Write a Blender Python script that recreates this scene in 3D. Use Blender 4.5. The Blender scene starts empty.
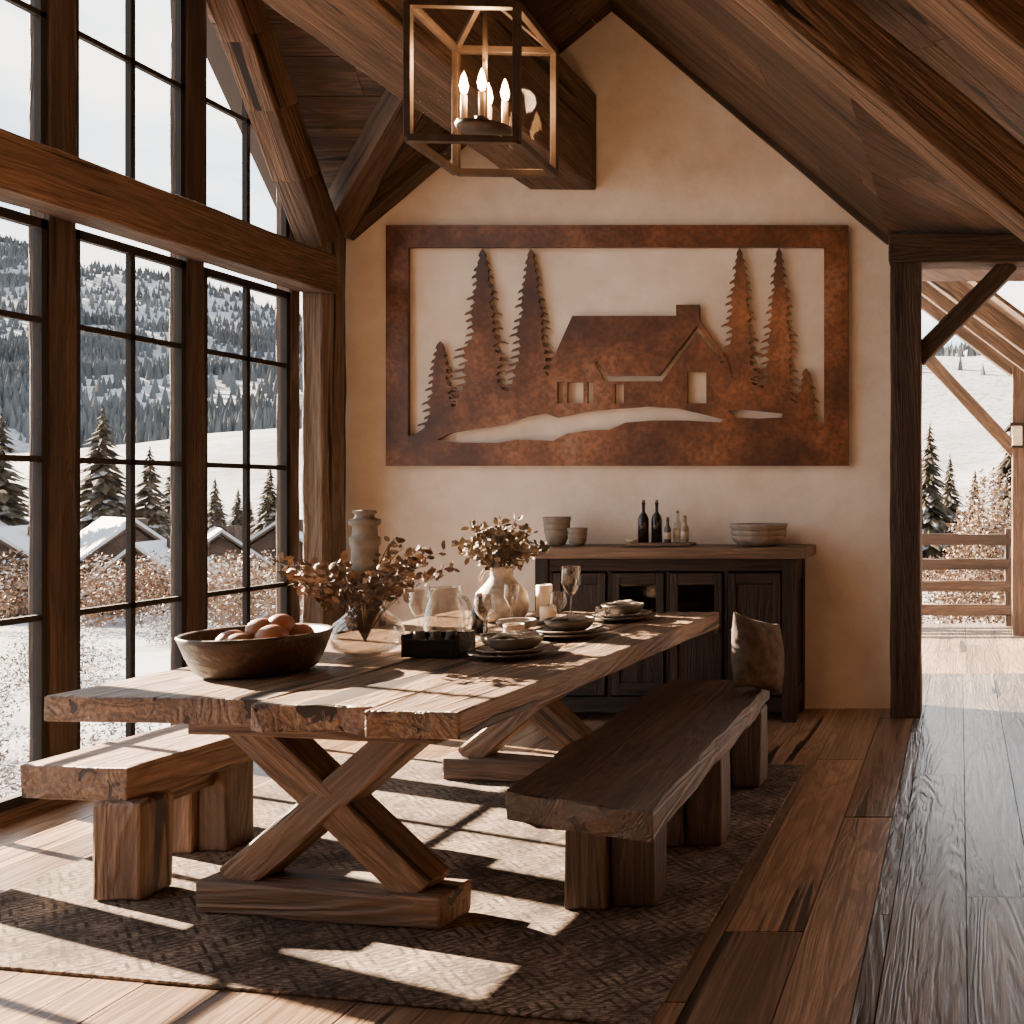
import bpy, bmesh, math, random
import numpy as np
from mathutils import Vector, Matrix, noise as mnoise
random.seed(7)
R = random.Random(11)
C = bpy.context.scene.collection
H = 1.45

# ------------------------------------------------------------------ materials
class NT:
    def __init__(s, name):
        s.m = bpy.data.materials.new(name); s.m.use_nodes = True
        s.t = s.m.node_tree; s.n = s.t.nodes; s.l = s.t.links
        s.b = s.n.get('Principled BSDF'); s.o = s.n.get('Material Output')
    def new(s, t, **k):
        n = s.n.new(t)
        for a, v in k.items():
            if a.startswith('i_'):
                n.inputs[a[2:].replace('_', ' ')].default_value = v
            else: setattr(n, a, v)
        return n
    def link(s, a, b): s.l.new(a, b)
    def ramp(s, fac, stops):
        r = s.n.new('ShaderNodeValToRGB'); e = r.color_ramp.elements
        e[0].position, e[0].color = stops[0][0], (*stops[0][1], 1)
        e[1].position, e[1].color = stops[1][0], (*stops[1][1], 1)
        for p, c in stops[2:]:
            k = e.new(p); k.color = (*c, 1)
        s.link(fac, r.inputs[0]); return r.outputs[0]
    def mix(s, f, a, b, mode='MIX'):
        m = s.n.new('ShaderNodeMix'); m.data_type = 'RGBA'; m.blend_type = mode
        for sock, v in ((m.inputs[0], f), (m.inputs[6], a), (m.inputs[7], b)):
            if hasattr(v, 'links'): s.link(v, sock)
            elif isinstance(v, tuple): sock.default_value = (*v, 1)
            else: sock.default_value = v
        return m.outputs[2]
    def bump(s, h, strength=.3, dist=.01):
        b = s.n.new('ShaderNodeBump'); b.inputs['Strength'].default_value = strength
        b.inputs['Distance'].default_value = dist
        s.link(h, b.inputs['Height']); s.link(b.outputs[0], s.b.inputs['Normal'])

def simple(name, col, rough=.6, metal=0., noise=0., nscale=20, bump=0., spec=.5):
    t = NT(name); t.b.inputs['Roughness'].default_value = rough; t.b.inputs['Metallic'].default_value = metal
    t.b.inputs['Specular IOR Level'].default_value = spec
    tc = t.new('ShaderNodeTexCoord')
    n = t.new('ShaderNodeTexNoise', i_Scale=nscale, i_Detail=5.0)
    t.link(tc.outputs['Object'], n.inputs['Vector'])
    d = tuple(c*(1-noise) for c in col); u = tuple(min(1, c*(1+noise)) for c in col)
    t.link(t.ramp(n.outputs[0], [(.3, d), (.7, u)]), t.b.inputs['Base Color'])
    if bump: t.bump(n.outputs[0], bump, .01)
    return t.m

def wood(name, dark, light, rough=.6, uv=False, along=.7, across=9., contrast=1., bump=.5, crack=.345, spec=.4, fibre=.75, vary=(.6, 1.2)):
    t = NT(name); t.b.inputs['Roughness'].default_value = rough
    t.b.inputs['Specular IOR Level'].default_value = spec
    tc = t.new('ShaderNodeTexCoord')
    if uv:
        src = tc.outputs['UV']; a = t.new('ShaderNodeAttribute', attribute_name='rnd'); rnd = a.outputs['Fac']
    else:
        src = tc.outputs['Object']; a = t.new('ShaderNodeObjectInfo'); rnd = a.outputs['Random']
    mp = t.new('ShaderNodeMapping'); mp.inputs['Scale'].default_value = (along, across, across)
    t.link(src, mp.inputs['Vector'])
    mul = t.new('ShaderNodeVectorMath', operation='SCALE'); mul.inputs[0].default_value = (31, 17, 23)
    t.link(rnd, mul.inputs['Scale'])
    add = t.new('ShaderNodeVectorMath', operation='ADD')
    t.link(mp.outputs[0], add.inputs[0]); t.link(mul.outputs[0], add.inputs[1])
    v = add.outputs[0]
    n1 = t.new('ShaderNodeTexNoise', i_Scale=.7, i_Detail=6.0, i_Distortion=.8); t.link(v, n1.inputs['Vector'])
    w = t.new('ShaderNodeMath', operation='MULTIPLY'); t.link(n1.outputs[0], w.inputs[0]); w.inputs[1].default_value = 75
    sn = t.new('ShaderNodeMath', operation='SINE'); t.link(w.outputs[0], sn.inputs[0])
    mr = t.new('ShaderNodeMapRange'); mr.inputs[1].default_value = -1; mr.inputs[2].default_value = 1; t.link(sn.outputs[0], mr.inputs[0])
    m2 = t.new('ShaderNodeMapping'); m2.inputs['Scale'].default_value = (1.5, 7, 7); t.link(v, m2.inputs['Vector'])
    n2 = t.new('ShaderNodeTexNoise', i_Scale=1.6, i_Detail=8.0, i_Roughness=.7); t.link(m2.outputs[0], n2.inputs['Vector'])
    base = t.ramp(n1.outputs[0], [(.3, dark), (.7, light)])
    mid = tuple(c*.5 for c in dark)
    c1 = t.mix(t.ramp(mr.outputs[0], [(0, (.5*contrast,)*3), (.55, (0, 0, 0))]), base, mid)
    c2 = t.mix(t.ramp(n2.outputs[0], [(.38, (fibre,)*3), (.6, (0,)*3)]), c1, tuple(c*.4 for c in dark))
    n5 = t.new('ShaderNodeTexNoise', i_Scale=.45, i_Detail=7.0, i_Roughness=.75); m5 = t.new('ShaderNodeMapping'); m5.inputs['Scale'].default_value = (3.0, .8, .8)
    t.link(v, m5.inputs['Vector']); t.link(m5.outputs[0], n5.inputs['Vector'])
    c2 = t.mix(t.ramp(n5.outputs[0], [(.50, (0,)*3), (.68, (.6,)*3)]), c2, tuple(c*.6 for c in dark))
    pv = t.new('ShaderNodeMapRange'); t.link(rnd, pv.inputs[0]); pv.inputs[3].default_value = vary[0]; pv.inputs[4].default_value = vary[1]
    hs = t.new('ShaderNodeHueSaturation'); t.link(pv.outputs[0], hs.inputs['Value']); t.link(c2, hs.inputs['Color'])
    out = hs.outputs[0]
    m3 = t.new('ShaderNodeMapping'); m3.inputs['Scale'].default_value = (.9, 1.6, 1.6); t.link(v, m3.inputs['Vector'])
    n3 = t.new('ShaderNodeTexNoise', i_Scale=1.1, i_Detail=4.0, i_Distortion=.5); t.link(m3.outputs[0], n3.inputs['Vector'])
    cr = t.ramp(n3.outputs[0], [(crack-.03, (1, 1, 1)), (crack, (0, 0, 0))])
    out = t.mix(cr, out, tuple(c*.12 for c in dark))
    t.link(out, t.b.inputs['Base Color'])
    hm = t.mix(.5, n2.outputs[0], mr.outputs[0])
    hm = t.mix(cr, hm, (0., 0., 0.))
    t.bump(hm, bump, .008)
    return t.m

M = {}
M['beam'] = wood('timber_beam', (.105, .058, .034), (.31, .18, .108), .78, bump=.9, crack=.385)
M['beamd'] = wood('timber_dark', (.05, .030, .020), (.14, .084, .053), .78, bump=.8)
M['post'] = wood('weathered_post_timber', (.15, .105, .075), (.34, .25, .185), .8, bump=.8, crack=.38)
M['ceil'] = wood('ceiling_board_wood', (.07, .038, .023), (.215, .12, .069), .7, uv=True, across=8, bump=.7, crack=.37)
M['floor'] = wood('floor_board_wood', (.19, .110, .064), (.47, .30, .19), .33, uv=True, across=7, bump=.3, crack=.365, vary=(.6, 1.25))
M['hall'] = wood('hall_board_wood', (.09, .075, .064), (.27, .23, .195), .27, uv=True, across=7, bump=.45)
M['deck'] = wood('deck_board_wood', (.20, .13, .085), (.38, .27, .19), .6, uv=True, across=7)
M['table'] = wood('table_oak', (.155, .090, .055), (.40, .265, .17), .5, across=6, bump=1., crack=.405, contrast=1.2, vary=(.75, 1.1))
M['trestle'] = wood('trestle_oak', (.12, .066, .039), (.30, .175, .105), .6, across=7, bump=.9, crack=.38)
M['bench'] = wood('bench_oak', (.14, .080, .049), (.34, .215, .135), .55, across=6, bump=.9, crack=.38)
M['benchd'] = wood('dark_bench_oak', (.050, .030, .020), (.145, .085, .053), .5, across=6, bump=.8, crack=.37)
M['side'] = wood('sideboard_dark_wood', (.020, .011, .008), (.06, .034, .023), .55, across=9, spec=.25)
M['sidetop'] = wood('sideboard_top_wood', (.18, .105, .06), (.40, .25, .15), .5)
M['bowlw'] = wood('bowl_wood', (.04, .02, .012), (.11, .055, .032), .5, along=3, across=5)
M['fence'] = wood('fence_wood', (.06, .037, .025), (.15, .09, .06), .8)
M['metal'] = simple('black_window_metal', (.016, .013, .011), .7, 0, spec=.15)
M['lantm'] = simple('bronze_lantern_metal', (.065, .042, .028), .45, .5, .3, 15, 0, .4)
M['stone'] = simple('grey_stoneware', (.22, .185, .155), .65, 0, .25, 25, .2)
M['stone2'] = simple('speckled_jug_glaze', (.32, .26, .205), .6, 0, .4, 30, .3)
M['cer'] = simple('charcoal_ceramic', (.08, .068, .058), .4, 0, .2, 20)
M['cream'] = simple('cream_ceramic', (.50, .43, .35), .5, 0, .1, 20)
M['urn'] = simple('weathered_urn_wood', (.15, .125, .10), .8, 0, .4, 14, .4)
M['bottle'] = simple('dark_bottle_glass', (.012, .010, .010), .12)
M['label'] = simple('paper_label', (.5, .42, .33), .8)
M['cork'] = simple('cork_stopper', (.25, .13, .07), .8)
M['wax'] = simple('candle_wax', (.8, .66, .48), .5)
M['fruit'] = simple('fruit_skin', (.22, .085, .035), .5, 0, .4, 12)
M['linen'] = simple('linen_cloth', (.36, .30, .24), .9, 0, .2, 60, .3)
M['cush'] = simple('cushion_fabric', (.085, .068, .057), .95, 0, .35, 25, .5, .1)
M['dark'] = simple('roof_shell_dark', (.04, .03, .025), .9)
M['chalw'] = wood('chalet_wood_siding', (.035, .018, .011), (.085, .045, .028), .85, along=.4, across=3)

def wall_mat():
    t = NT('cream_plaster'); t.b.inputs['Roughness'].default_value = .85
    tc = t.new('ShaderNodeTexCoord')
    n = t.new('ShaderNodeTexNoise', i_Scale=1.3, i_Detail=9.0, i_Roughness=.7); t.link(tc.outputs['Object'], n.inputs['Vector'])
    n2 = t.new('ShaderNodeTexNoise', i_Scale=9.0, i_Detail=6.0); t.link(tc.outputs['Object'], n2.inputs['Vector'])
    t.link(t.ramp(n.outputs[0], [(.34, (.64, .53, .43)), (.64, (.86, .77, .67))]), t.b.inputs['Base Color'])
    t.bump(n2.outputs[0], .35, .015); return t.m
M['wall'] = wall_mat()

def rust_mat():
    t = NT('rusted_steel'); t.b.inputs['Roughness'].default_value = .42; t.b.inputs['Metallic'].default_value = .45
    tc = t.new('ShaderNodeTexCoord')
    n = t.new('ShaderNodeTexNoise', i_Scale=1.25, i_Detail=9.0, i_Roughness=.64); t.link(tc.outputs['Object'], n.inputs['Vector'])
    n2 = t.new('ShaderNodeTexNoise', i_Scale=36.0, i_Detail=6.0); t.link(tc.outputs['Object'], n2.inputs['Vector'])
    c = t.ramp(n.outputs[0], [(.35, (.04, .022, .015)), (.58, (.25, .10, .045)), (.47, (.12, .048, .026)), (.70, (.36, .19, .11))])
    c = t.mix(t.ramp(n2.outputs[0], [(.4, (.5,)*3), (.58, (0,)*3)]), c, (.055, .026, .017))
    t.link(c, t.b.inputs['Base Color']); t.bump(n2.outputs[0], .3, .003); return t.m
M['rust'] = rust_mat()

def rug_mat():
    t = NT('distressed_rug'); t.b.inputs['Roughness'].default_value = .95; t.b.inputs['Specular IOR Level'].default_value = .1
    tc = t.new('ShaderNodeTexCoord')
    n = t.new('ShaderNodeTexNoise', i_Scale=2.6, i_Detail=9.0, i_Roughness=.85); t.link(tc.outputs['Object'], n.inputs['Vector'])
    v = t.new('ShaderNodeTexVoronoi', i_Scale=4.5); v.distance = 'MANHATTAN'; v.inputs['Randomness'].default_value = .05; t.link(tc.outputs['Object'], v.inputs['Vector'])
    s_ = t.new('ShaderNodeMath', operation='MULTIPLY'); t.link(v.outputs['Distance'], s_.inputs[0]); s_.inputs[1].default_value = 34
    sn = t.new('ShaderNodeMath', operation='SINE'); t.link(s_.outputs[0], sn.inputs[0])
    mp = t.new('ShaderNodeMapping'); mp.inputs['Scale'].default_value = (16, 70, 1); t.link(tc.outputs['Object'], mp.inputs['Vector'])
    n2 = t.new('ShaderNodeTexNoise', i_Scale=2.0, i_Detail=5.0); t.link(mp.outputs[0], n2.inputs['Vector'])
    n4 = t.new('ShaderNodeTexNoise', i_Scale=10.0, i_Detail=8.0, i_Roughness=.85); t.link(tc.outputs['Object'], n4.inputs['Vector'])
    c = t.ramp(n.outputs[0], [(.40, (.06, .045, .037)), (.60, (.36, .275, .215))])
    f = t.mix(t.ramp(n4.outputs[0], [(.42, (0,)*3), (.54, (1,)*3)]), (0., 0., 0.), t.ramp(sn.outputs[0], [(.35, (0,)*3), (.6, (.9,)*3)]))
    c = t.mix(f, c, (.034, .027, .023))
    c = t.mix(t.ramp(n2.outputs[0], [(.42, (.75,)*3), (.58, (0,)*3)]), c, (.038, .029, .024))
    t.link(c, t.b.inputs['Base Color']); t.bump(n2.outputs[0], .9, .012); return t.m
M['rug'] = rug_mat()

def glass_mat(name, f0=.04, tint=(1, 1, 1), edge=.9):
    t = NT(name); t.n.remove(t.b)
    tr = t.new('ShaderNodeBsdfTransparent'); tr.inputs[0].default_value = (*tint, 1)
    gl = t.new('ShaderNodeBsdfGlossy'); gl.inputs['Roughness'].default_value = .03
    g = t.new('ShaderNodeNewGeometry')
    d = t.new('ShaderNodeVectorMath', operation='DOT_PRODUCT'); t.link(g.outputs['Normal'], d.inputs[0]); t.link(g.outputs['Incoming'], d.inputs[1])
    ab = t.new('ShaderNodeMath', operation='ABSOLUTE'); t.link(d.outputs['Value'], ab.inputs[0])
    om = t.new('ShaderNodeMath', operation='SUBTRACT'); om.inputs[0].default_value = 1; t.link(ab.outputs[0], om.inputs[1])
    pw = t.new('ShaderNodeMath', operation='POWER'); t.link(om.outputs[0], pw.inputs[0]); pw.inputs[1].default_value = 3.5
    ma = t.new('ShaderNodeMath', operation='MULTIPLY_ADD'); t.link(pw.outputs[0], ma.inputs[0]); ma.inputs[1].default_value = edge; ma.inputs[2].default_value = f0; ma.use_clamp = True
    mx = t.new('ShaderNodeMixShader'); t.link(ma.outputs[0], mx.inputs[0]); t.link(tr.outputs[0], mx.inputs[1]); t.link(gl.outputs[0], mx.inputs[2])
    t.link(mx.outputs[0], t.o.inputs[0]); return t.m
M['glass'] = glass_mat('clear_glass', .09, (.84, .82, .79), .85)
M['glassd'] = glass_mat('smoked_cabinet_glass', .05, (.30, .28, .25), .4)
M['pane'] = glass_mat('window_glass', .01, (.98, .98, .98), .3)

def emis(name, col, s):
    t = NT(name); t.b.inputs['Base Color'].default_value = (*col, 1)
    t.b.inputs['Emission Color'].default_value = (*col, 1); t.b.inputs['Emission Strength'].default_value = s; return t.m
M['flame'] = emis('candle_bulb_glow', (1, .50, .18), 60)

def leafmat(name, stops, rough=.7):
    t = NT(name); t.b.inputs['Roughness'].default_value = rough
    a = t.new('ShaderNodeAttribute', attribute_name='rnd')
    t.link(t.ramp(a.outputs['Fac'], stops), t.b.inputs['Base Color']); return t.m
M['leaf'] = leafmat('dried_leaf', [(0, (.05, .032, .021)), (.5, (.14, .088, .055)), (1, (.30, .205, .13))])
M['leaf2'] = leafmat('olive_leaf', [(0, (.05, .038, .022)), (.5, (.12, .088, .052)), (1, (.26, .18, .105))])
M['shrub'] = leafmat('snowy_shrub_leaf', [(0, (.03, .019, .013)), (.3, (.075, .045, .03)), (.5, (.13, .08, .055)), (.62, (.24, .25, .27)), (1, (.34, .37, .42))])
M['autumn'] = leafmat('autumn_leaf', [(0, (.045, .024, .013)), (.35, (.13, .062, .028)), (.62, (.20, .11, .05)), (.74, (.25, .23, .21)), (1, (.32, .33, .35))])

def pine_mat(name, g0, g1, snow):
    t = NT(name); t.b.inputs['Roughness'].default_value = .9; t.b.inputs['Specular IOR Level'].default_value = .1
    g = t.new('ShaderNodeNewGeometry'); s = t.new('ShaderNodeSeparateXYZ'); t.link(g.outputs['Normal'], s.inputs[0])
    tc = t.new('ShaderNodeTexCoord'); n = t.new('ShaderNodeTexNoise', i_Scale=1.7, i_Detail=5.0); t.link(tc.outputs['Object'], n.inputs['Vector'])
    ml = t.new('ShaderNodeMath', operation='MULTIPLY'); t.link(s.outputs[2], ml.inputs[0]); t.link(n.outputs[0], ml.inputs[1])
    base = t.ramp(n.outputs[0], [(.35, g0), (.65, g1)])
    t.link(t.mix(t.ramp(ml.outputs[0], [(snow, (0,)*3), (snow+.12, (.6,)*3)]), base, (.30, .31, .33)), t.b.inputs['Base Color']); return t.m
M['pine'] = pine_mat('snowy_pine', (.014, .012, .008), (.052, .038, .022), .42)
M['farpine'] = simple('hazy_distant_pine', (.058, .063, .068), .95, 0, .4, .02, 0, 0)  # atmospheric haze put into the colour: lighter and bluish grey

def snow_mat():
    t = NT('snow_ground'); t.b.inputs['Roughness'].default_value = .9; t.b.inputs['Specular IOR Level'].default_value = .1
    tc = t.new('ShaderNodeTexCoord')
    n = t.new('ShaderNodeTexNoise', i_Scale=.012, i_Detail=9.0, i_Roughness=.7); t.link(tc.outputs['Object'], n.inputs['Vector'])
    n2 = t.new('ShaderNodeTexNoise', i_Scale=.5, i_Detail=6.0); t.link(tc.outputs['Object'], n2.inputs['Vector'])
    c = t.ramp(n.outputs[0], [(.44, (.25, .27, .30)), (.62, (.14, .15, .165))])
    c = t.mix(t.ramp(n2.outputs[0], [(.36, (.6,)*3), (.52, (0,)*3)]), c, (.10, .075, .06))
    t.link(c, t.b.inputs['Base Color']); return t.m
M['snow'] = snow_mat()
M['snowp'] = simple('roof_snow', (.27, .285, .31), .8, 0, .05, 1)

# ------------------------------------------------------------------ mesh helpers
def empty(name, loc=(0, 0, 0)):
    e = bpy.data.objects.new(name, None); e.location = loc; e.empty_display_size = .1; C.objects.link(e)
    return e
def par(o, parent):
    if parent:
        o.parent = parent
        o.matrix_parent_inverse = Matrix.Translation(-Vector(parent.location))
def pydata(name, v, f, mat, parent=None, smooth=False):
    me = bpy.data.meshes.new(name); me.from_pydata([tuple(x) for x in v], [], f); me.update()
    if smooth: me.shade_smooth()
    if mat: me.materials.append(mat)
    o = bpy.data.objects.new(name, me); C.objects.link(o); par(o, parent); return o

def beam(name, p0, p1, w, h, mat, parent=None, roll=0, jit=.004, bev=.008, seg=None, up=Vector((0, 0, 1))):
    p0, p1 = Vector(p0), Vector(p1); d = p1-p0; L = d.length; x = d.normalized()
    if abs(x.dot(up)) > .99: up = Vector((0, 1, 0))
    y = up.cross(x).normalized(); z = x.cross(y)
    mtx = Matrix((( x.x, y.x, z.x, p0.x), (x.y, y.y, z.y, p0.y), (x.z, y.z, z.z, p0.z), (0, 0, 0, 1)))
    if roll: mtx = mtx @ Matrix.Rotation(roll, 4, 'X')
    n = seg or max(1, int(L/.2)); vs = []; fs = []
    ring = [(-w/2, -h/2), (w/2, -h/2), (w/2, h/2), (-w/2, h/2)]
    for i in range(n+1):
        for a, b in ring:
            vs.append((L*i/n, a+R.uniform(-jit, jit), b+R.uniform(-jit, jit)))
    for i in range(n):
        for k in range(4):
            fs.append((i*4+k, i*4+(k+1) % 4, (i+1)*4+(k+1) % 4, (i+1)*4+k))
    fs.append((3, 2, 1, 0)); fs.append(tuple(n*4+k for k in range(4)))
    me = bpy.data.meshes.new(name); me.from_pydata(vs, [], fs)
    bm = bmesh.new(); bm.from_mesh(me); bmesh.ops.recalc_face_normals(bm, faces=bm.faces); bm.to_mesh(me); bm.free()
    me.materials.append(mat)
    o = bpy.data.objects.new(name, me); C.objects.link(o); o.matrix_world = mtx
    if parent:
        o.parent = parent; o.matrix_parent_inverse = Matrix.Translation(-Vector(parent.location))
    if bev:
        b = o.modifiers.new('bevel', 'BEVEL'); b.width = bev; b.segments = 2; b.limit_method = 'ANGLE'; b.angle_limit = .9
    return o
def box(name, a, b, mat, parent=None, bev=0., grain=0):
    a, b = Vector(a), Vector(b); c = (a+b)/2; s = b-a
    if grain == 0: return beam(name, (a.x, c.y, c.z), (b.x, c.y, c.z), s.y, s.z, mat, parent, jit=0, bev=bev, seg=1)
    if grain == 1: return beam(name, (c.x, a.y, c.z), (c.x, b.y, c.z), s.x, s.z, mat, parent, jit=0, bev=bev, seg=1)
    return beam(name, (c.x, c.y, a.z), (c.x, c.y, b.z), s.x, s.y, mat, parent, jit=0, bev=bev, seg=1)

def boards(name, O, U, V, L, W, bw, blen, th, mat, cuts=(), gap=.004, parent=None):
    O, U, V = Vector(O), Vector(U).normalized(), Vector(V).normalized(); N = U.cross(V).normalized()
    bm = bmesh.new(); fl = bm.faces.layers.float.new('rnd')
    y = 0
    while y < W-1e-4:
        w = min(bw*R.uniform(.8, 1.2), W-y); x = -R.uniform(0, blen*.8)
        while x < L:
            l = blen*R.uniform(.7, 1.3); a, b = max(0, x), min(L, x+l)
            if b-a > .02:
                r = R.random(); dz = R.uniform(-.0012, .0012)
                vs = [bm.verts.new(O+U*(a+gap/2 if i in (0, 3) else b-gap/2)+V*(y+gap/2 if i < 2 else y+w-gap/2)+N*(dz if k else -th)) for k in (0, 1) for i in range(4)]
                for q in ((0, 3, 2, 1), (4, 5, 6, 7), (0, 1, 5, 4), (1, 2, 6, 5), (2, 3, 7, 6), (3, 0, 4, 7)):
                    f = bm.faces.new([vs[i] for i in q]); f[fl] = r
            x += l
        y += w
    for co, no in cuts:
        bmesh.ops.bisect_plane(bm, geom=bm.verts[:]+bm.edges[:]+bm.faces[:], plane_co=co, plane_no=no, clear_outer=True)
    uv = bm.loops.layers.uv.new('UVMap')
    for f in bm.faces:
        for l in f.loops:
            d = l.vert.co-O; l[uv].uv = (d.dot(U), d.dot(V))
    me = bpy.data.meshes.new(name); bm.to_mesh(me); bm.free(); me.materials.append(mat)
    o = bpy.data.objects.new(name, me); C.objects.link(o); par(o, parent); return o

def lathe(name, prof, loc, mat, parent=None, n=32, wob=0.):
    vs, fs = [], []
    for r, z in prof:
        for k in range(n):
            a = 2*math.pi*k/n; rr = r*(1+wob*math.sin(3*a+z*9))
            vs.append((rr*math.cos(a), rr*math.sin(a), z))
    m = len(prof)
    for i in range(m-1):
        for k in range(n):
            fs.append((i*n+k, i*n+(k+1) % n, (i+1)*n+(k+1) % n, (i+1)*n+k))
    if prof[0][0] > 1e-4: fs.append(tuple(reversed(range(n))))
    if prof[-1][0] > 1e-4 and prof[-1][1] > prof[-2][1]: fs.append(tuple((m-1)*n+k for k in range(n)))
    o = pydata(name, vs, fs, mat)
    o.location = loc
    par(o, parent)
    bm = bmesh.new(); bm.from_mesh(o.data); bmesh.ops.remove_doubles(bm, verts=bm.verts, dist=1e-5); bmesh.ops.recalc_face_normals(bm, faces=bm.faces); bm.to_mesh(o.data); bm.free()
    o.data.shade_smooth()
    return o

def sphere(name, loc, r, mat, parent=None, sc=(1, 1, 1), seg=20):
    bm = bmesh.new(); bmesh.ops.create_uvsphere(bm, u_segments=seg, v_segments=seg//2+2, radius=r)
    for v in bm.verts:
        v.co = Vector((v.co.x*sc[0], v.co.y*sc[1], v.co.z*sc[2]))
    me = bpy.data.meshes.new(name); bm.to_mesh(me); bm.free(); me.shade_smooth(); me.materials.append(mat)
    o = bpy.data.objects.new(name, me); C.objects.link(o); o.location = loc
    par(o, parent); return o

# ------------------------------------------------------------------ room shell
WX, WY = -4.15, 6.7
AX, AZ = -2.33, 4.71
EX, EZ = -.45, 3.135
LZ = 3.22
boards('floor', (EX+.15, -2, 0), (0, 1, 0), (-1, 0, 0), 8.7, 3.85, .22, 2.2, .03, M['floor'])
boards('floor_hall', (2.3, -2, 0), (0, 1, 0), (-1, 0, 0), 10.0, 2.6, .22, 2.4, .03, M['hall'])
box('subfloor', (-4.14, -1.99, -.2), (2.29, 6.69, -.032), M['dark'])
def prism(name, poly, y0, y1, mat):
    n = len(poly); vs = [(x, y0, z) for x, z in poly]+[(x, y1, z) for x, z in poly]
    fs = [tuple(range(n)), tuple(reversed(range(n, 2*n)))]+[(i, n+i, n+(i+1) % n, (i+1) % n) for i in range(n)]
    return pydata(name, vs, fs, mat)
gable = [(-4.35, -.1), (EX, -.1), (EX, EZ+.04), (AX, AZ+.05), (-4.35, LZ-.1)]
prism('wall_back', gable, WY, WY+.2, M['wall'])
prism('unseen_wall_front', [(-4.35, -.1), (2.3, -.1), (2.3, EZ+.04), (EX, EZ+.04), (AX, AZ+.05), (-4.35, LZ-.1)], -2.2, -2.0, M['wall'])  # unseen wall behind the camera, added to cut fill light and raise contrast
box('wall_left', (-4.35, -2, -.1), (-4.15, 1.85, LZ), M['wall'])
box('unseen_wall_right', (2.3, -2, -.1), (2.5, 8.0, 3.3), M['beam'], grain=1)  # unseen wall, added closed and in wood to keep bounced light down
box('wall_sill', (-4.35, 1.85, -.1), (-4.145, 6.7, .06), M['beamd'], grain=1)
sr = (EZ-AZ)/(EX-AX)
Udir = Vector((EX-AX, 0, EZ-AZ)).normalized()
boards('ceiling_right_slope', (AX, -2, AZ), Udir, (0, 1, 0), (Vector((EX, 0, EZ))-Vector((AX, 0, AZ))).length, 8.7, .24, 2.6, .03, M['ceil'])
bpy.data.objects['ceiling_right_slope'].location = (0, 0, .03)
dU = Vector((1, 2, 0)).normalized(); dV = Vector((-2, 1, 0)).normalized()
X0, X1, YA, YB = EX-.02, 2.4, -2.0, 8.0
boards('ceiling_hall', (Vector((X1, YA, EZ+.03))-dU*3.5)[:], dU, dV, 15.5, 8.0, .22, 2.5, .03, M['ceil'],
       cuts=[(Vector((X0, 0, 0)), Vector((-1, 0, 0))), (Vector((X1, 0, 0)), Vector((1, 0, 0))), (Vector((0, YA, 0)), Vector((0, -1, 0))), (Vector((0, YB, 0)), Vector((0, 1, 0)))])
sl = (AZ-LZ)/(AX-WX)
sc = 1.2; Y0 = 6.6; YR = 4.2; ZR = LZ+sc*(Y0-YR)
valley_dir = Vector((AX-WX, -(AZ-LZ)/sc, AZ-LZ))
Ul = Vector((AX-WX, 0, AZ-LZ)).normalized()
vn = valley_dir.cross(Vector((0, 0, 1))).normalized()
if vn.y > 0: vn = -vn
boards('ceiling_left_slope', (WX-.2, 4.7, LZ-.2*sl), Ul, (0, 1, 0), (AX-WX+.2)/Ul.x, 2.05, .2, 2.6, .03, M['ceil'], cuts=[(Vector((WX, Y0, LZ)), vn)])
Vc = Vector((0, -1, sc)).normalized()
boards('ceiling_cross_gable', (WX-.2, Y0+.1, LZ-.1*sc), (1, 0, 0), Vc, 2.4, 2.55/abs(Vc.y), .2, 2.6, .03, M['ceil'], cuts=[(Vector((WX, Y0, LZ)), -vn), (Vector((AX, 0, 0)), Vector((1, 0, 0)))])
Vc2 = Vector((0, 1, sc)).normalized()
vd2 = Vector((AX-WX, (AZ-LZ)/sc, AZ-LZ)); vn2 = vd2.cross(Vector((0, 0, 1))).normalized()
if vn2.y < 0: vn2 = -vn2
boards('ceiling_cross_gable_near', (WX-.2, 1.7, LZ-.1*sc), (1, 0, 0), Vc2, 2.4, 2.6/abs(Vc2.y), .2, 2.6, .03, M['ceil'], cuts=[(Vector((WX, 1.8, LZ)), -vn2), (Vector((AX, 0, 0)), Vector((1, 0, 0)))])
boards('ceiling_left_slope_near', (WX-.2, -2, LZ-.2*sl), Ul, (0, 1, 0), (AX-WX+.2)/Ul.x, 5.6, .2, 2.6, .03, M['ceil'], cuts=[(Vector((WX, 1.8, LZ)), vn2)])
t = .07
def up(p, k=t): return (p[0], p[1], p[2]+k)
yv = Y0-(AZ-LZ)/sc; yv2 = 1.8+(AZ-LZ)/sc
OV = -4.5
rv = [(-4.5, 6.9, LZ-.35*sl), (AX, 6.9, AZ), (AX, yv, AZ), (WX, Y0, LZ), (OV, YR, ZR), (AX, YR, ZR), (OV, Y0+.35, LZ-.35*sc),
      (AX, yv2, AZ), (WX, 1.8, LZ), (OV, 1.45, LZ-.35*sc), (AX, -2.2, AZ), (-4.5, -2.2, LZ-.35*sl), (EX, 6.9, EZ), (EX, -2.2, EZ), (2.5, -2.2, EZ), (2.5, 8.05, EZ), (EX, 8.05, EZ)]
rf = [(0, 1, 2, 3), (3, 2, 5, 4), (6, 3, 4), (2, 7, 5), (7, 8, 4, 5), (8, 9, 4), (7, 10, 11, 8), (1, 12, 13, 10), (16, 15, 14, 13)]
pydata('roof', [up(p) for p in rv], rf, M['dark'])

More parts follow.
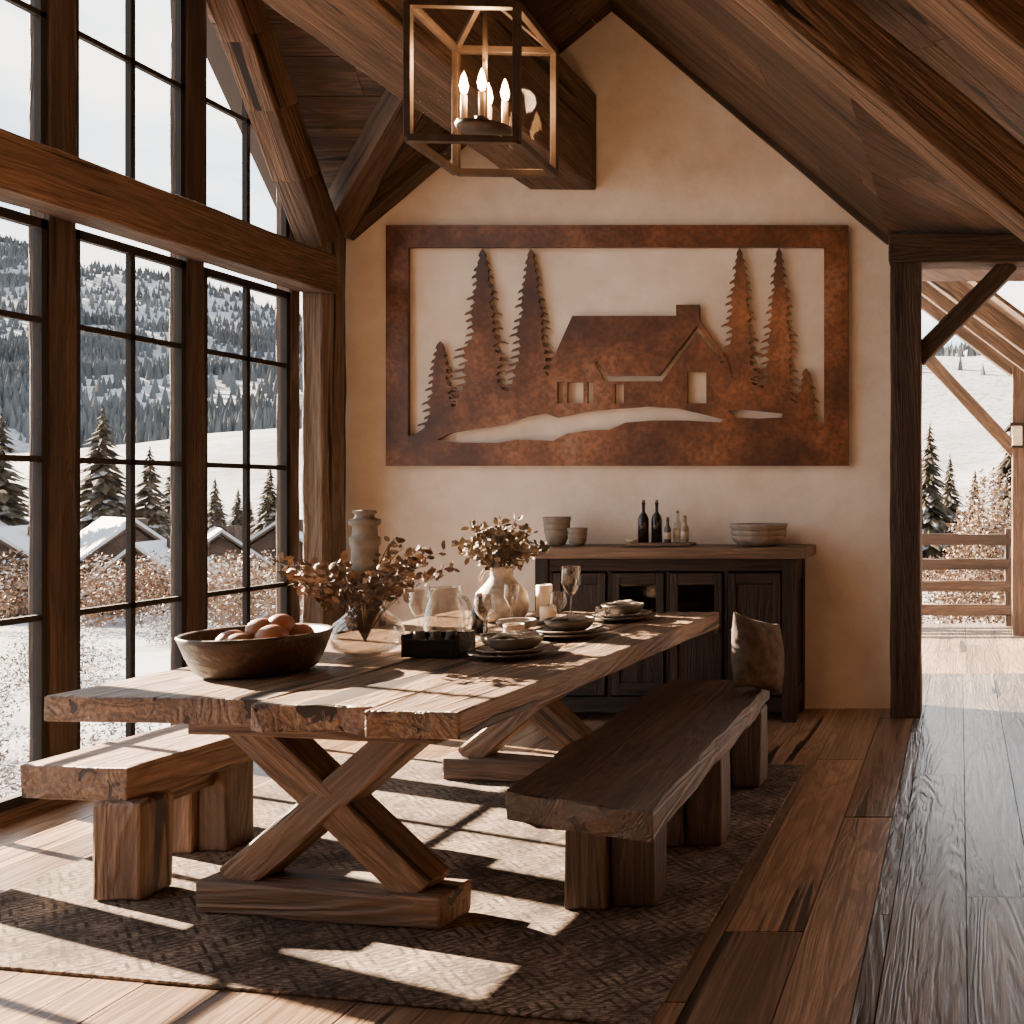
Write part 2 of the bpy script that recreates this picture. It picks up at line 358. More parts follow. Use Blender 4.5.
# timber frame
e = empty('ridge_beam')
beam('beam_box', (-2.655, -1.9, 3.79), (-2.655, WY-.005, 3.79), .45, .64, M['beam'], e, bev=.015)
e = empty('window_tie_beam')
beam('beam', (-4.055, 1.8, 2.83), (-4.055, 6.36, 2.83), .2, .25, M['beam'], e, bev=.015)
e = empty('corner_post')
beam('post', (-4.085, 6.42, .03), (-4.085, 6.42, 3.14), .13, .24, M['post'], e, bev=.012)
beam('post_back', (-4.13, 6.62, .03), (-4.13, 6.62, 3.2), .05, .14, M['beamd'], e)
e = empty('gable_brace')
def bz(y): return min(3.06+1.55*(6.34-y), LZ+sc*(Y0-y)-.20)
ysb = [6.34, 6.12, 5.90, 5.70, 5.5, 5.2, 4.9, 4.55, 4.2]
pts = [Vector((-4.06, y, bz(y))) for y in ysb]
for k in range(8):
    d = (pts[k+1]-pts[k]).normalized()*.02
    beam('brace_seg', pts[k]-d, pts[k+1]+d, .17, .24, M['beam'], e, bev=.01)
pts = [Vector((-4.06, 2*YR-y, bz(y))) for y in ysb]
for k in range(8):
    d = (pts[k+1]-pts[k]).normalized()*.02
    beam('brace_seg', pts[k]-d, pts[k+1]+d, .17, .24, M['beam'], e, bev=.01)
e = empty('gable_rafter')
beam('rafter_left', (WX+.05, WY-.08, LZ-.04), (-2.9, WY-.08, LZ+sl*(-2.9-WX)-.06), .13, .14, M['beamd'], e)
beam('rafter_valley', (WX+.05, Y0-.05, LZ-.02), (WX+.05+valley_dir.x*.66, Y0-.05+valley_dir.y*.66, LZ-.02+valley_dir.z*.66), .16, .2, M['beam'], e)
for i, yy in enumerate((3.45, 2.30, .4)):
    e = empty('ceiling_rafter')
    x0, x1 = AX+.15, 1.2
    beam('rafter', (x0, yy, AZ+sr*(x0-AX)-.10), (x1, yy, AZ+sr*(x1-AX)-.10), .24, .20, M['beam'], e, bev=.012)
e = empty('ceiling_edge_trim')
beam('trim', (AX+.02, WY-.03, AZ-.03), (EX-.02, WY-.03, EZ-.02), .05, .05, M['beamd'], e)
e = empty('door_post')
beam('post', (-.35, 6.52, .0), (-.35, 6.52, 2.93), .2, .2, M['beamd'], e, bev=.012)
e = empty('door_header')
beam('header', (-.46, 6.53, 3.02), (2.28, 6.53, 3.02), .22, .19, M['beamd'], e, bev=.012)
e = empty('door_brace')
beam('brace', (-.28, 6.53, 2.32), (.33, 6.53, 2.94), .12, .12, M['beamd'], e)

# ------------------------------------------------------------------ windows
posts = [(6.21, 6.29), (5.375, 5.50), (4.56, 4.70), (3.74, 3.87), (2.92, 3.05), (2.0, 2.14)]
def gl(y):
    return LZ+sc*(Y0-max(y, 2*YR-y))-.1
MX = -4.18
wi = 0
for i in range(len(posts)-1):
    y1 = posts[i][0]; y0 = posts[i+1][1]; ym = (y0+y1)/2
    wi += 1
    e = empty('window_%d' % wi)
    zt = 2.69
    for z in (.06, zt-.045): box('rail', (MX-.02, y0, z), (MX+.02, y1, z+.045), M['metal'], e)
    for y in (y0, y1-.03): box('stile', (MX-.02, y, .06), (MX+.02, y+.03, zt), M['metal'], e)
    box('muntin_v', (MX-.012, ym-.014, .1), (MX+.015, ym+.014, zt), M['metal'], e)
    for z in (.88, 1.6, 2.23): box('muntin_h', (MX-.012, y0, z-.014), (MX+.015, y1, z+.014), M['metal'], e)
    box('pane', (MX-.003, y0+.02, .1), (MX+.003, y1-.02, zt-.04), M['pane'], e)
    zb = 2.95
    box('rail_upper', (MX-.02, y0, zb), (MX+.02, y1, zb+.045), M['metal'], e)
    for y in (y0+.015, ym, y1-.015):
        box('upper_bar', (MX-.015, y-.014, zb), (MX+.015, y+.014, gl(y)+.05), M['metal'], e)
    for z in (3.62, 4.3):
        ya, yb = y0, y1
        if y0 >= YR-.1:
            yb = min(y1, Y0-(z+.1-LZ)/sc)
        elif y1 <= YR+.4: ya = max(y0, 2*YR-(Y0-(z+.1-LZ)/sc))
        if yb-ya > .05: box('upper_muntin_h', (MX-.015, ya, z-.013), (MX+.015, yb, z+.013), M['metal'], e)
    ys = [y0+(y1-y0)*k/4 for k in range(5)]
    for k in range(4):
        beam('head', (MX, ys[k], gl(ys[k])-.05), (MX, ys[k+1], gl(ys[k+1])-.05), .07, .06, M['metal'], e, bev=0, jit=0)
for k, (a, c) in enumerate(posts):
    e = empty('window_mullion_post')
    beam('post', (-4.20, (a+c)/2, .06), (-4.20, (a+c)/2, max(3.0, gl((a+c)/2))), .10, c-a, M['beamd'], e)

# ------------------------------------------------------------------ wall art
PX = WY/1000.
def wp(px, py): return ((px-960)*PX, H-(py-492)*PX)
ax0, az0 = wp(620, 346)
def art_piece(name, loops, yf, th, parent):
    cu = bpy.data.curves.new(name, 'CURVE'); cu.dimensions = '2D'; cu.fill_mode = 'BOTH'; cu.extrude = th/2
    for lp in loops:
        s = cu.splines.new('POLY'); s.points.add(len(lp)-1); s.use_cyclic_u = True
        for i, (px, py) in enumerate(lp):
            x, z = wp(px, py); s.points[i].co = (x-ax0, z-az0, 0, 1)
    ob = bpy.data.objects.new(name+'_c', cu); C.objects.link(ob)
    dg = bpy.context.evaluated_depsgraph_get(); me = bpy.data.meshes.new_from_object(ob.evaluated_get(dg))
    bpy.data.objects.remove(ob)
    me.transform(Matrix.Rotation(math.pi/2, 4, 'X')); me.materials.clear(); me.materials.append(M['rust'])
    o = bpy.data.objects.new(name, me); C.objects.link(o); o.location = (ax0, yf+th/2, az0)
    par(o, parent)
    return o
art = empty('metal_wall_art', (ax0, WY-.04, az0))
rect = lambda a, b, c, d: [(a, b), (c, b), (c, d), (a, d)]
art_piece('frame', [rect(390, 227, 849, 466), rect(412, 249, 825, 446)], WY-.050, .03, art)
ground = [(405, 452), (405, 439), (420, 434), (440, 420), (455, 408), (480, 398), (510, 392), (535, 383), (551, 376), (553, 366), (575, 317), (678, 317), (678, 306), (701, 306), (701, 321),
          (730, 363), (733, 378), (750, 384), (775, 392), (795, 402), (808, 413), (820, 423), (832, 426), (832, 452)]
snow1 = [(441, 440), (455, 433), (480, 429), (505, 425), (530, 417), (548, 414), (560, 418), (590, 412), (622, 409), (650, 407), (680, 409), (705, 415), (726, 420), (722, 423), (690, 421), (655, 421), (628, 423), (612, 430), (590, 431), (570, 434), (556, 441), (520, 440), (500, 443), (460, 443)]
snow2 = [(730, 411), (745, 410), (784, 414), (783, 418), (760, 419), (738, 418)]
roofl = [(597, 364), (600, 362), (610, 376.5), (661, 376.5), (699, 327), (727, 363), (722.5, 364), (699, 333.5), (664, 382), (607, 382)]
holes = [rect(560, 383, 566, 404), rect(570, 383, 586, 404), rect(590, 383, 596, 404), rect(617, 385, 626, 404), rect(689, 373, 708, 404)]
art_piece('cabin_and_hill', [ground, snow1, snow2, roofl]+holes, WY-.048, .026, art)
def arttree(cx, top, base, hw, k):
    L, Rr = [], []; n = max(7, int((base-top)/7.0))
    rr = random.Random(k)
    for side in (-1, 1):
        out = L if side < 0 else Rr
        for i in range(1, n+1):
            t_ = i/n; y = top+(base-top)*t_
            w = hw*(t_**.85)*rr.choice((.7, .82, .95, 1.06))+1.6
            inn = rr.uniform(.56, .72)
            out.append((cx+side*w*inn*.85, y-4.2)); out.append((cx+side*w*.9, y-1.5)); out.append((cx+side*w, y+.6)); out.append((cx+side*w*inn, y-1.0))
    return [(cx, top)]+Rr+[(cx+hw*.7, base+6), (cx-hw*.7, base+6)]+L[::-1]
for k, (cx, tp, bs, hw) in enumerate([(443, 342, 426, 23), (485, 250, 402, 35), (533, 250, 388, 28), (741, 249, 384, 26), (780, 249, 394, 25), (807, 369, 416, 15)]):
    art_piece('tree_%d' % (k+1), [arttree(cx, tp, bs, hw, k)], WY-.040-k*.0006, .018, art)
for px, py in ((430, 238), (810, 238), (430, 456), (810, 456)):
    x, z = wp(px, py); box('standoff', (x-.015, WY-.022, z-.015), (x+.015, WY-.001, z+.015), M['rust'], art, grain=1)

# ------------------------------------------------------------------ rug
def quad_slab(name, pts, z0, z1, mat, parent=None, bev=.004):
    n = len(pts); vs = [(x, y, z0) for x, y in pts]+[(x, y, z1) for x, y in pts]
    fs = [tuple(reversed(range(n))), tuple(range(n, 2*n))]+[(i, (i+1) % n, n+(i+1) % n, n+i) for i in range(n)]
    o = pydata(name, vs, fs, mat, parent)
    bm = bmesh.new(); bm.from_mesh(o.data); bmesh.ops.recalc_face_normals(bm, faces=bm.faces); bm.to_mesh(o.data); bm.free()
    if bev:
        b = o.modifiers.new('bevel', 'BEVEL'); b.width = bev; b.segments = 2; b.limit_method = 'ANGLE'; b.angle_limit = .6
    return o
quad_slab('area_rug', [(-.84, 2.70), (-.81, 5.27), (-3.42, 5.45), (-3.45, 3.12)], .0015, .012, M['rug'])
RZ = .0125
# ------------------------------------------------------------------ table
TA = math.radians(4); TU = Vector((math.sin(TA), math.cos(TA), 0)); TV = Vector((-math.cos(TA), math.sin(TA), 0))
TO = Vector((-1.50, 3.0, 0)); TH = .79
table = empty('dining_table', (-2.1, 4.3, 0))
def slab(name, p0, p1, w, z1, th, mat, parent, seed, wav=.02, jt=.003, ends=.01):
    p0, p1 = Vector((*p0[:2], 0)), Vector((*p1[:2], 0)); d = p1-p0; L = d.length; a = math.atan2(d.y, d.x)
    n = max(6, int(L/.07)); vs = []; fs = []
    nw = 8
    for i in range(n+1):
        x = L*i/n
        l = -w/2+wav*mnoise.noise(Vector((x*2.3, seed, 0)))*1.6+wav*.3*mnoise.noise(Vector((x*11, seed, 0))); r = w/2+wav*mnoise.noise(Vector((x*2.3, seed+9, 4)))*1.6+wav*.3*mnoise.noise(Vector((x*11, seed+3, 0)))
        ring = []
        for k in range(nw+1): ring.append((l+(r-l)*k/nw, th/2+jt*mnoise.noise(Vector((x*3, k*.8, seed)))*1.5))
        for k in range(nw, -1, -1): ring.append((l+(r-l)*k/nw, -th/2))
        ex = 0
        for (yy, zz) in ring:
            if i in (0, n): ex = ends*mnoise.noise(Vector((yy*9, zz*4+i, seed)))
            vs.append((x+ex, yy, zz))
    m = 2*(nw+1)
    for i in range(n):
        for k in range(m): fs.append((i*m+k, i*m+(k+1) % m, (i+1)*m+(k+1) % m, (i+1)*m+k))
    fs.append(tuple(reversed(range(m)))); fs.append(tuple(n*m+k for k in range(m)))
    me = bpy.data.meshes.new(name); me.from_pydata(vs, [], fs)
    bm = bmesh.new(); bm.from_mesh(me); bmesh.ops.recalc_face_normals(bm, faces=bm.faces); bm.to_mesh(me); bm.free(); me.materials.append(mat)
    o = bpy.data.objects.new(name, me); C.objects.link(o)
    o.matrix_world = Matrix.Translation((p0.x, p0.y, z1-th/2)) @ Matrix.Rotation(a, 4, 'Z')
    if parent: o.parent = parent; o.matrix_parent_inverse = Matrix.Translation(-Vector(parent.location))
    b = o.modifiers.new('bevel', 'BEVEL'); b.width = .007; b.segments = 2; b.limit_method = 'ANGLE'; b.angle_limit = .9
    return o
def TP(u, v): return TO+TU*u+TV*v
for k, (v0, v1, u0, u1) in enumerate([(0, .30, .0, 2.50), (.310, .72, .07, 2.46), (.730, 1.50, .15, 2.5)]):
    vm = (v0+v1)/2
    o = slab('plank_%d' % (k+1), TP(u0, vm), TP(u1, vm), v1-v0, TH-.0015*k, .085, M['table'], table, 3+k*7, wav=.008, ends=.02)
QA = math.radians(9); QV = Vector((-math.cos(QA), math.sin(QA), 0)); QU = Vector((math.sin(QA), math.cos(QA), 0))
def trestle(c, half, parent):
    z1 = TH-.09
    c = Vector((*c, 0)); q = QV
    beam('foot', c+q*half+Vector((0, 0, RZ+.057)), c-q*half+Vector((0, 0, RZ+.057)), .17, .11, M['trestle'], parent, bev=.012)
    beam('leg_a', c+q*(half*.78)+Vector((0, 0, .11)), c-q*(half*.72)+Vector((0, 0, z1-.03)), .12, .12, M['trestle'], parent, bev=.01)
    beam('leg_b', c-q*(half*.78)+QU*.004+Vector((0, 0, .11)), c+q*(half*.72)+QU*.004+Vector((0, 0, z1-.03)), .124, .12, M['trestle'], parent, bev=.01)
    beam('head', c+q*(half*1.1)+Vector((0, 0, z1-.04)), c-q*(half*.95)+Vector((0, 0, z1-.04)), .14, .08, M['trestle'], parent, bev=.008)
trestle((-2.14, 3.42), .46, table)
trestle((-2.12, 5.0), .46, table)

# ------------------------------------------------------------------ benches
e = empty('dark_bench', (-1.2, 4.1, 0))
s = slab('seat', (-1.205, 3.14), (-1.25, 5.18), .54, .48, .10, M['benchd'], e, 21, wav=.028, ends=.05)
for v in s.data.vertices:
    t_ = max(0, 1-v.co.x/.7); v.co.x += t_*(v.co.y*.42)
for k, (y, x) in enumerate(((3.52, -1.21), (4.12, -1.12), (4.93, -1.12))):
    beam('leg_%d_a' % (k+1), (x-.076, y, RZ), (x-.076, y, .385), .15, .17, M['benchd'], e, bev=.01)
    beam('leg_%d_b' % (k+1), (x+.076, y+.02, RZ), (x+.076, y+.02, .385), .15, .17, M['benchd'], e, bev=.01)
e = empty('short_bench', (-3.1, 3.9, 0))
slab('seat', (-3.15, 3.55), (-3.15+.10*.8, 3.55+.8), .42, .475, .12, M['bench'], e, 33, wav=.010, ends=.012)
box('apron', (-3.03, 3.66, .28), (-2.98, 4.22, .357), M['bench'], e, bev=.005, grain=1)
beam('leg_1', (-2.96, 3.58, RZ), (-2.96, 3.58, .36), .18, .15, M['bench'], e, bev=.014)
beam('leg_2a', (-3.11, 4.05, RZ), (-3.11, 4.05, .36), .12, .16, M['bench'], e, bev=.012)
beam('leg_2b', (-2.985, 4.07, RZ), (-2.985, 4.07, .36), .12, .16, M['bench'], e, bev=.012)

def cushion(name, loc, w, h, d, rot, mat):
    vs, fs = [], []; n = 32
    for side in (1, -1):
        for i in range(n+1):
            for j in range(n+1):
                u, v = -1+2*i/n, -1+2*j/n
                pin = 1-.12*(1-u*u)*abs(v)**3; pin2 = 1-.12*(1-v*v)*abs(u)**3
                env = max(0, (1-u*u)*(1-v*v))**.55
                wr = mnoise.noise(Vector((u*2.2, v*1.4, side*3)))*.35*(abs(u)+abs(v))*.6
                th = env*d/2*(1+wr)
                vs.append((u*w/2*pin2, side*th, v*h/2*pin))
    m = (n+1)**2
    for s_ in (0, 1):
        for i in range(n):
            for j in range(n):
                a = s_*m+i*(n+1)+j; q = (a, a+1, a+n+2, a+n+1); fs.append(q if s_ else q[::-1])
    o = pydata(name, vs, fs, mat)
    bm = bmesh.new(); bm.from_mesh(o.data); bmesh.ops.remove_doubles(bm, verts=bm.verts, dist=1e-4); bmesh.ops.recalc_face_normals(bm, faces=bm.faces); bm.to_mesh(o.data); bm.free()
    o.data.shade_smooth(); o.location = loc; o.rotation_euler = rot; return o
cushion('cushion', (-.99, 4.90, .655), .37, .37, .19, (math.radians(-14), math.radians(16), math.radians(62)), M['cush'])

# ------------------------------------------------------------------ sideboard
SX0, SX1, SY0, SY1, SZ = -2.66, -1.05, 6.29, 6.685, 1.03
sb = empty('sideboard', (-1.8, 6.5, 0))
B = lambda n, a, b, m='side', g=2, bv=.004: box(n, a, b, M[m], sb, bev=bv, grain=g)
beam('top', (-2.73, 6.465, 1.067), (-.96, 6.465, 1.067), .43, .07, M['sidetop'], sb, jit=.001, bev=.006)
B('side_left', (SX0, SY0+.02, .0), (SX0+.04, SY1, SZ)); B('side_right', (SX1-.04, SY0+.02, 0), (SX1, SY1, SZ))
B('leg_right_front', (SX1-.07, SY0, 0), (SX1+.015, SY0+.08, SZ)); B('leg_right_back', (SX1-.02, SY1-.08, 0), (SX1+.015, SY1, SZ))
B('leg_left_front', (SX0-.015, SY0, 0), (SX0+.07, SY0+.08, SZ))
B('side_panel_rail', (SX1, SY0+.08, .08), (SX1+.01, SY1-.08, .2), 'side', 1); B('side_panel_rail_top', (SX1, SY0+.08, .88), (SX1+.01, SY1-.08, SZ), 'side', 1)
B('back', (SX0+.04, SY1-.02, .08), (SX1-.04, SY1, SZ)); B('bottom_shelf', (SX0+.04, SY0+.03, .10), (SX1-.04, SY1-.02, .14), 'side', 0)
B('mid_shelf', (SX0+.04, SY0+.09, .56), (SX1-.04, SY1-.02, .585), 'side', 0)
B('top_rail', (SX0+.07, SY0+.01, .95), (SX1-.07, SY0+.05, SZ), 'side', 0); B('bottom_rail', (SX0+.07, SY0+.01, .06), (SX1-.07, SY0+.05, .16), 'side', 0)
nd = 4; dw = (SX1-SX0-.14)/nd
for i in range(nd):
    a = SX0+.07+i*dw; b_ = a+dw
    B('stile_%d' % i, (a, SY0+.01, .16), (a+.025, SY0+.05, .95))
    a += .03; b_ -= .008; y = SY0-.004
    B('door_%d_stile_l' % i, (a, y, .17), (a+.05, y+.028, .94)); B('door_%d_stile_r' % i, (b_-.05, y, .17), (b_, y+.028, .94))
    for z in ((.17, .25), (.55, .60), (.87, .94)): B('door_%d_rail' % i, (a+.05, y, z[0]), (b_-.05, y+.028, z[1]), 'side', 0)
    B('door_%d_panel_lower' % i, (a+.05, y+.01, .25), (b_-.05, y+.018, .55))
    if i in (1, 2):
        box('door_%d_glass' % i, (a+.04, y+.012, .60), (b_-.04, y+.015, .88), M['glassd'], sb)
        for q in range(2):
            lathe('stored_dish_%d_%d' % (i, q), [(0, 0), (.04, 0), (.06, .05+.02*q), (.057, .05+.02*q), (0, .01)], (a+.11+q*.13, SY0+.2, .585), M['stone'], sb, 16)
    else:
        B('door_%d_panel' % i, (a+.05, y+.01, .60), (b_-.05, y+.018, .87))
    sphere('knob_%d' % i, (b_-.025 if i % 2 == 0 else a+.025, y-.012, .58), .013, M['lantm'], sb, seg=10)

ST = 1.105
def bowlprof(r, h, t=.008, foot=.45):
    out = [(0, 0), (r*foot, 0)]; n = 7
    for i in range(1, n+1):
        s = i/n; out.append((r*(foot+(1-foot)*math.sin(s*math.pi/2)**.8), h*s**1.25))
    inn = [(max(0, x-t), z) for x, z in reversed(out[2:])]
    return out+inn+[(r*foot*.6, t), (0, t)]
def stack(name, x, y, z, sizes, mat):
    e = empty(name, (x, y, z)); zz = z
    for i, (r, h, step) in enumerate(sizes):
        lathe('bowl_%d' % (i+1), bowlprof(r, h, .008, .6), (x, y, zz), mat, e, 28); zz += step
    return e
stack('stacked_bowls', -2.62, 6.5, ST, [(.07, .07, .032), (.078, .075, .032), (.082, .08, .04), (.086, .08, 0)], M['stone'])
stack('small_stacked_bowls', -2.46, 6.43, ST, [(.055, .05, .03), (.06, .05, .03), (.062, .055, 0)], M['stone'])
stack('large_serving_bowls', -1.30, 6.46, ST, [(.175, .065, .035), (.18, .065, .035), (.185, .07, 0)], M['stone'])
def bottle(name, x, y, z, r, h, mat=None, neck=.3):
    e = empty(name, (x, y, z)); mat = mat or M['bottle']
    lathe('body', [(0, 0), (r, 0), (r, h*.58), (r*.8, h*.66), (r*neck, h*.76), (r*neck, h*.94), (r*neck*1.2, h*.95), (r*neck*1.2, h*.98), (r*neck, h)], (x, y, z), mat, e, 20)
    if mat != M['bottle']: lathe('label', [(r+.001, h*.15), (r+.001, h*.45), (r+.0005, h*.451)], (x, y, z), M['label'], e, 20)
    lathe('stopper', [(0, h-.001), (r*neck*.9, h-.001), (r*neck*.9, h+.015), (0, h+.016)], (x, y, z), M['cork'], e, 10)
tr = empty('serving_board', (-1.93, 6.45, ST)); box('board', (-2.13, 6.36, ST), (-1.72, 6.53, ST+.018), M['sidetop'], tr, bev=.004)
zt = ST+.019
bottle('wine_bottle', -2.045, 6.46, zt, .034, .26); bottle('wine_bottle', -1.965, 6.48, zt, .034, .26)
bottle('spice_bottle', -1.88, 6.43, zt, .022, .15, M['cer'], .45); bottle('oil_bottle', -1.83, 6.48, zt, .026, .19, M['glass'], .4)
bottle('spice_bottle', -1.77, 6.43, zt, .025, .16, M['stone2'], .5)
lathe('salt_dish', bowlprof(.04, .025), (-2.10, 6.40, zt), M['cream'], None, 20)

# ------------------------------------------------------------------ tabletop items
TZ = TH+.004
x, y = -2.58, 3.67
fb = empty('fruit_bowl', (x, y, TZ))
lathe('bowl', [(0, 0), (.17, 0), (.19, .015), (.214, .07), (.232, .125), (.238, .140), (.232, .145), (.220, .138), (.20, .08), (.16, .03), (0, .025)], (x, y, TZ), M['bowlw'], fb, 40, .01)
for k, (dx, dy, dz, r) in enumerate([(-.08, -.02, .105, .05), (.03, .05, .125, .055), (.09, -.05, .125, .055), (0, -.09, .105, .05), (.12, .05, .12, .052), (-.13, .06, .10, .045), (.03, -.02, .15, .05), (.08, .01, .165, .046), (-.03, .11, .115, .05)]):
    sphere('fruit_%d' % (k+1), (x+dx, y+dy, TZ+dz), r, M['fruit'], fb, (1, 1, .92), 18)

def foliage(name, base, n, spread, h, leafsize, per, mat, seed, parent):
    rr = random.Random(seed); vs, fs, rn = [], [], []
    for s in range(n):
        a = rr.uniform(0, 2*math.pi); sp = spread*rr.uniform(.15, 1)**.6; hh = h*rr.uniform(.5, 1.05)*(1-.4*(sp/spread)**2)
        end = Vector((math.cos(a)*sp, math.sin(a)*sp, hh)); ctrl = Vector((math.cos(a)*sp*.3, math.sin(a)*sp*.3, hh*.75))
        pts = []
        for i in range(9):
            t_ = i/8; p = ctrl*(2*t_*(1-t_))+end*(t_*t_)+Vector((0, 0, -.10))*(1-t_)**2; pts.append(p)
        r0 = .0022
        st = len(vs)
        for i, p in enumerate(pts):
            for k in range(3):
                b_ = 2*math.pi*k/3; vs.append((p.x+r0*math.cos(b_), p.y+r0*math.sin(b_), p.z))
        for i in range(8):
            for k in range(3):
                fs.append((st+i*3+k, st+i*3+(k+1) % 3, st+(i+1)*3+(k+1) % 3, st+(i+1)*3+k)); rn.append(.1)
        for l in range(per):
            t_ = rr.uniform(.4, 1.0); i = min(7, int(t_*8)); p = pts[i].lerp(pts[i+1], t_*8-i if t_ < 1 else 1)
            d = Vector((rr.gauss(0, 1), rr.gauss(0, 1), rr.gauss(.25, .8))).normalized(); side = d.cross(Vector((rr.gauss(0, 1), rr.gauss(0, 1), rr.gauss(0, 1)))).normalized()
            L = leafsize*rr.uniform(.55, 1.2); W = L*.30; nrm = d.cross(side)
            p = p+d*.008; c = len(vs); q = rr.random()
            for pt in (p, p+d*L*.35+side*W, p+d*L*.75+side*W*.8, p+d*L+nrm*L*.12, p+d*L*.75-side*W*.8, p+d*L*.35-side*W, p+d*L*.5-nrm*L*.08): vs.append(tuple(pt))
            for f in ((0, 1, 6), (1, 2, 6), (2, 3, 6), (3, 4, 6), (4, 5, 6), (5, 0, 6)): fs.append(tuple(c+i for i in f)); rn.append(q)
    o = pydata(name, vs, fs, mat)
    at = o.data.attributes.new('rnd', 'FLOAT', 'FACE'); at.data.foreach_set('value', rn)
    o.location = base; par(o, parent); return o
x, y = -2.40, 4.05
v = empty('glass_vase_with_dried_branches', (x, y, TZ))
lathe('vase', [(0, 0), (.07, 0), (.12, .03), (.135, .08), (.12, .13), (.08, .165), (.062, .19), (.07, .21), (.066, .21), (.058, .19), (.075, .165), (.115, .13), (.129, .08), (.115, .035), (.07, .008), (0, .008)], (x, y, TZ), M['glass'], v, 36)
foliage('branches', (x-.01, y, TZ+.15), 40, .34, .35, .040, 22, M['leaf'], 5, v)
x, y = -2.20, 4.27
v = empty('glass_pitcher', (x, y, TZ))
lathe('body', [(0, 0), (.06, 0), (.078, .02), (.082, .12), (.07, .17), (.06, .20), (.068, .25), (.064, .25), (.056, .2), (.066, .17), (.078, .12), (.074, .025), (0, .01)], (x, y, TZ), M['glass'], v, 28)
vs = []
for k in range(10):
    a = -math.pi/2+math.pi*k/9; vs.append(Vector((x+.07+.04*math.cos(a), y, TZ+.14+.07*math.sin(a))))
for k in range(9): beam('handle', vs[k], vs[k+1], .012, .012, M['glass'], v, bev=0, jit=0, seg=1)
x, y = -2.10, 4.03
v = empty('wooden_caddy', (x, y, TZ))
for n_, a, b_ in (('base', (-.10, -.07, 0), (.10, .07, .015)), ('front', (-.10, -.07, 0), (.10, -.055, .07)), ('back', (-.10, .055, 0), (.10, .07, .07)), ('left', (-.115, -.07, 0), (-.10, .07, .09)), ('right', (.10, -.07, 0), (.115, .07, .09))):
    box(n_, (x+a[0], y+a[1], TZ+a[2]), (x+b_[0], y+b_[1], TZ+b_[2]), M['side'], v, bev=.003)
beam('handle', (x-.115, y, TZ+.085), (x+.115, y, TZ+.085), .02, .02, M['side'], v, bev=.003)
for k in range(3): lathe('jar', [(0, .016), (.025, .016), (.026, .07), (.02, .085), (.02, .10), (0, .10)], (x-.065+.065*k, y-.028, TZ), M['cer'], v, 14)
def wine(x, y, h=.22, r=.038, name='wine_glass'):
    v = empty(name, (x, y, TZ))
    lathe('glass', [(0, 0), (r*.9, 0), (r*.9, .003), (.006, .012), (.004, h*.42), (r*.55, h*.5), (r, h*.68), (r*.93, h*.98), (r*.9, h), (r*.87, h*.98), (r*.94, h*.68), (r*.5, h*.51), (0, h*.46)], (x, y, TZ), M['glass'], v, 24)
wine(-2.11, 4.44, .20, .042); wine(-2.03, 5.22, .27, .05); wine(-1.96, 4.88, .17, .04); wine(-2.42, 4.47, .22, .04); wine(-2.22, 4.95, .2, .035); wine(-1.74, 4.87, .10, .035, 'water_glass')
def setting(x, y, r, k):
    v = empty('place_setting', (x, y, TZ))
    lathe('charger', [(0, 0), (r*.6, 0), (r*.98, .018), (r, .022), (r*.97, .024), (r*.6, .009), (0, .008)], (x, y, TZ), M['cer'], v, 40)
    lathe('plate', [(0, .010), (r*.5, .010), (r*.8, .032), (r*.83, .036), (r*.79, .038), (r*.5, .018), (0, .016)], (x, y, TZ), M['stone'], v, 40)
    lathe('bowl', [(a, b+.019) for a, b in bowlprof(r*.62, .06)], (x, y, TZ), M['cer'], v, 32)
    n = 11; V_, F_ = [], []
    for i in range(n+1):
        for j in range(n+1):
            u, w = -1+2*i/n, -1+2*j/n
            V_.append((x+u*.08+w*.01, y+w*.05, TZ+.068+.024*math.exp(-u*u*1.5)+.008*math.sin(6*u+k)*math.cos(5*w)))
    for i in range(n):
        for j in range(n): a = i*(n+1)+j; F_.append((a, a+n+1, a+n+2, a+1))
    o = pydata('napkin', V_, F_, M['linen'], v, True); sd = o.modifiers.new('s', 'SOLIDIFY'); sd.thickness = .008
    for q, s_ in (('fork', -1), ('knife', 1)):
        px_ = x+s_*(r*.72)
        beam(q, (px_, y-r*.6, TZ+.038), (px_+.01, y+r*.4, TZ+.042), .012, .003, M['lantm'], v, bev=0, jit=0, seg=1)
setting(-1.79, 4.02, .175, 1); setting(-1.78, 4.56, .175, 2); setting(-1.74, 5.16, .17, 3)
x, y = -2.36, 5.15
v = empty('stoneware_jug_with_branches', (x, y, TZ))
lathe('jug', [(0, 0), (.10, 0), (.125, .03), (.132, .08), (.12, .14), (.075, .19), (.055, .22), (.055, .26), (.068, .275), (.06, .275), (.048, .26), (.048, .22), (0, .2)], (x, y, TZ), M['stone2'], v, 36)
for k in range(6):
    a0 = -math.pi/2+math.pi*k/6; a1 = -math.pi/2+math.pi*(k+1)/6
    beam('handle', (x-.06-.05*math.cos(a0), y, TZ+.2+.06*math.sin(a0)), (x-.06-.05*math.cos(a1), y, TZ+.2+.06*math.sin(a1)), .018, .014, M['stone2'], v, bev=.003, jit=0, seg=1)
foliage('branches', (x, y, TZ+.25), 34, .27, .27, .042, 24, M['leaf2'], 9, v)
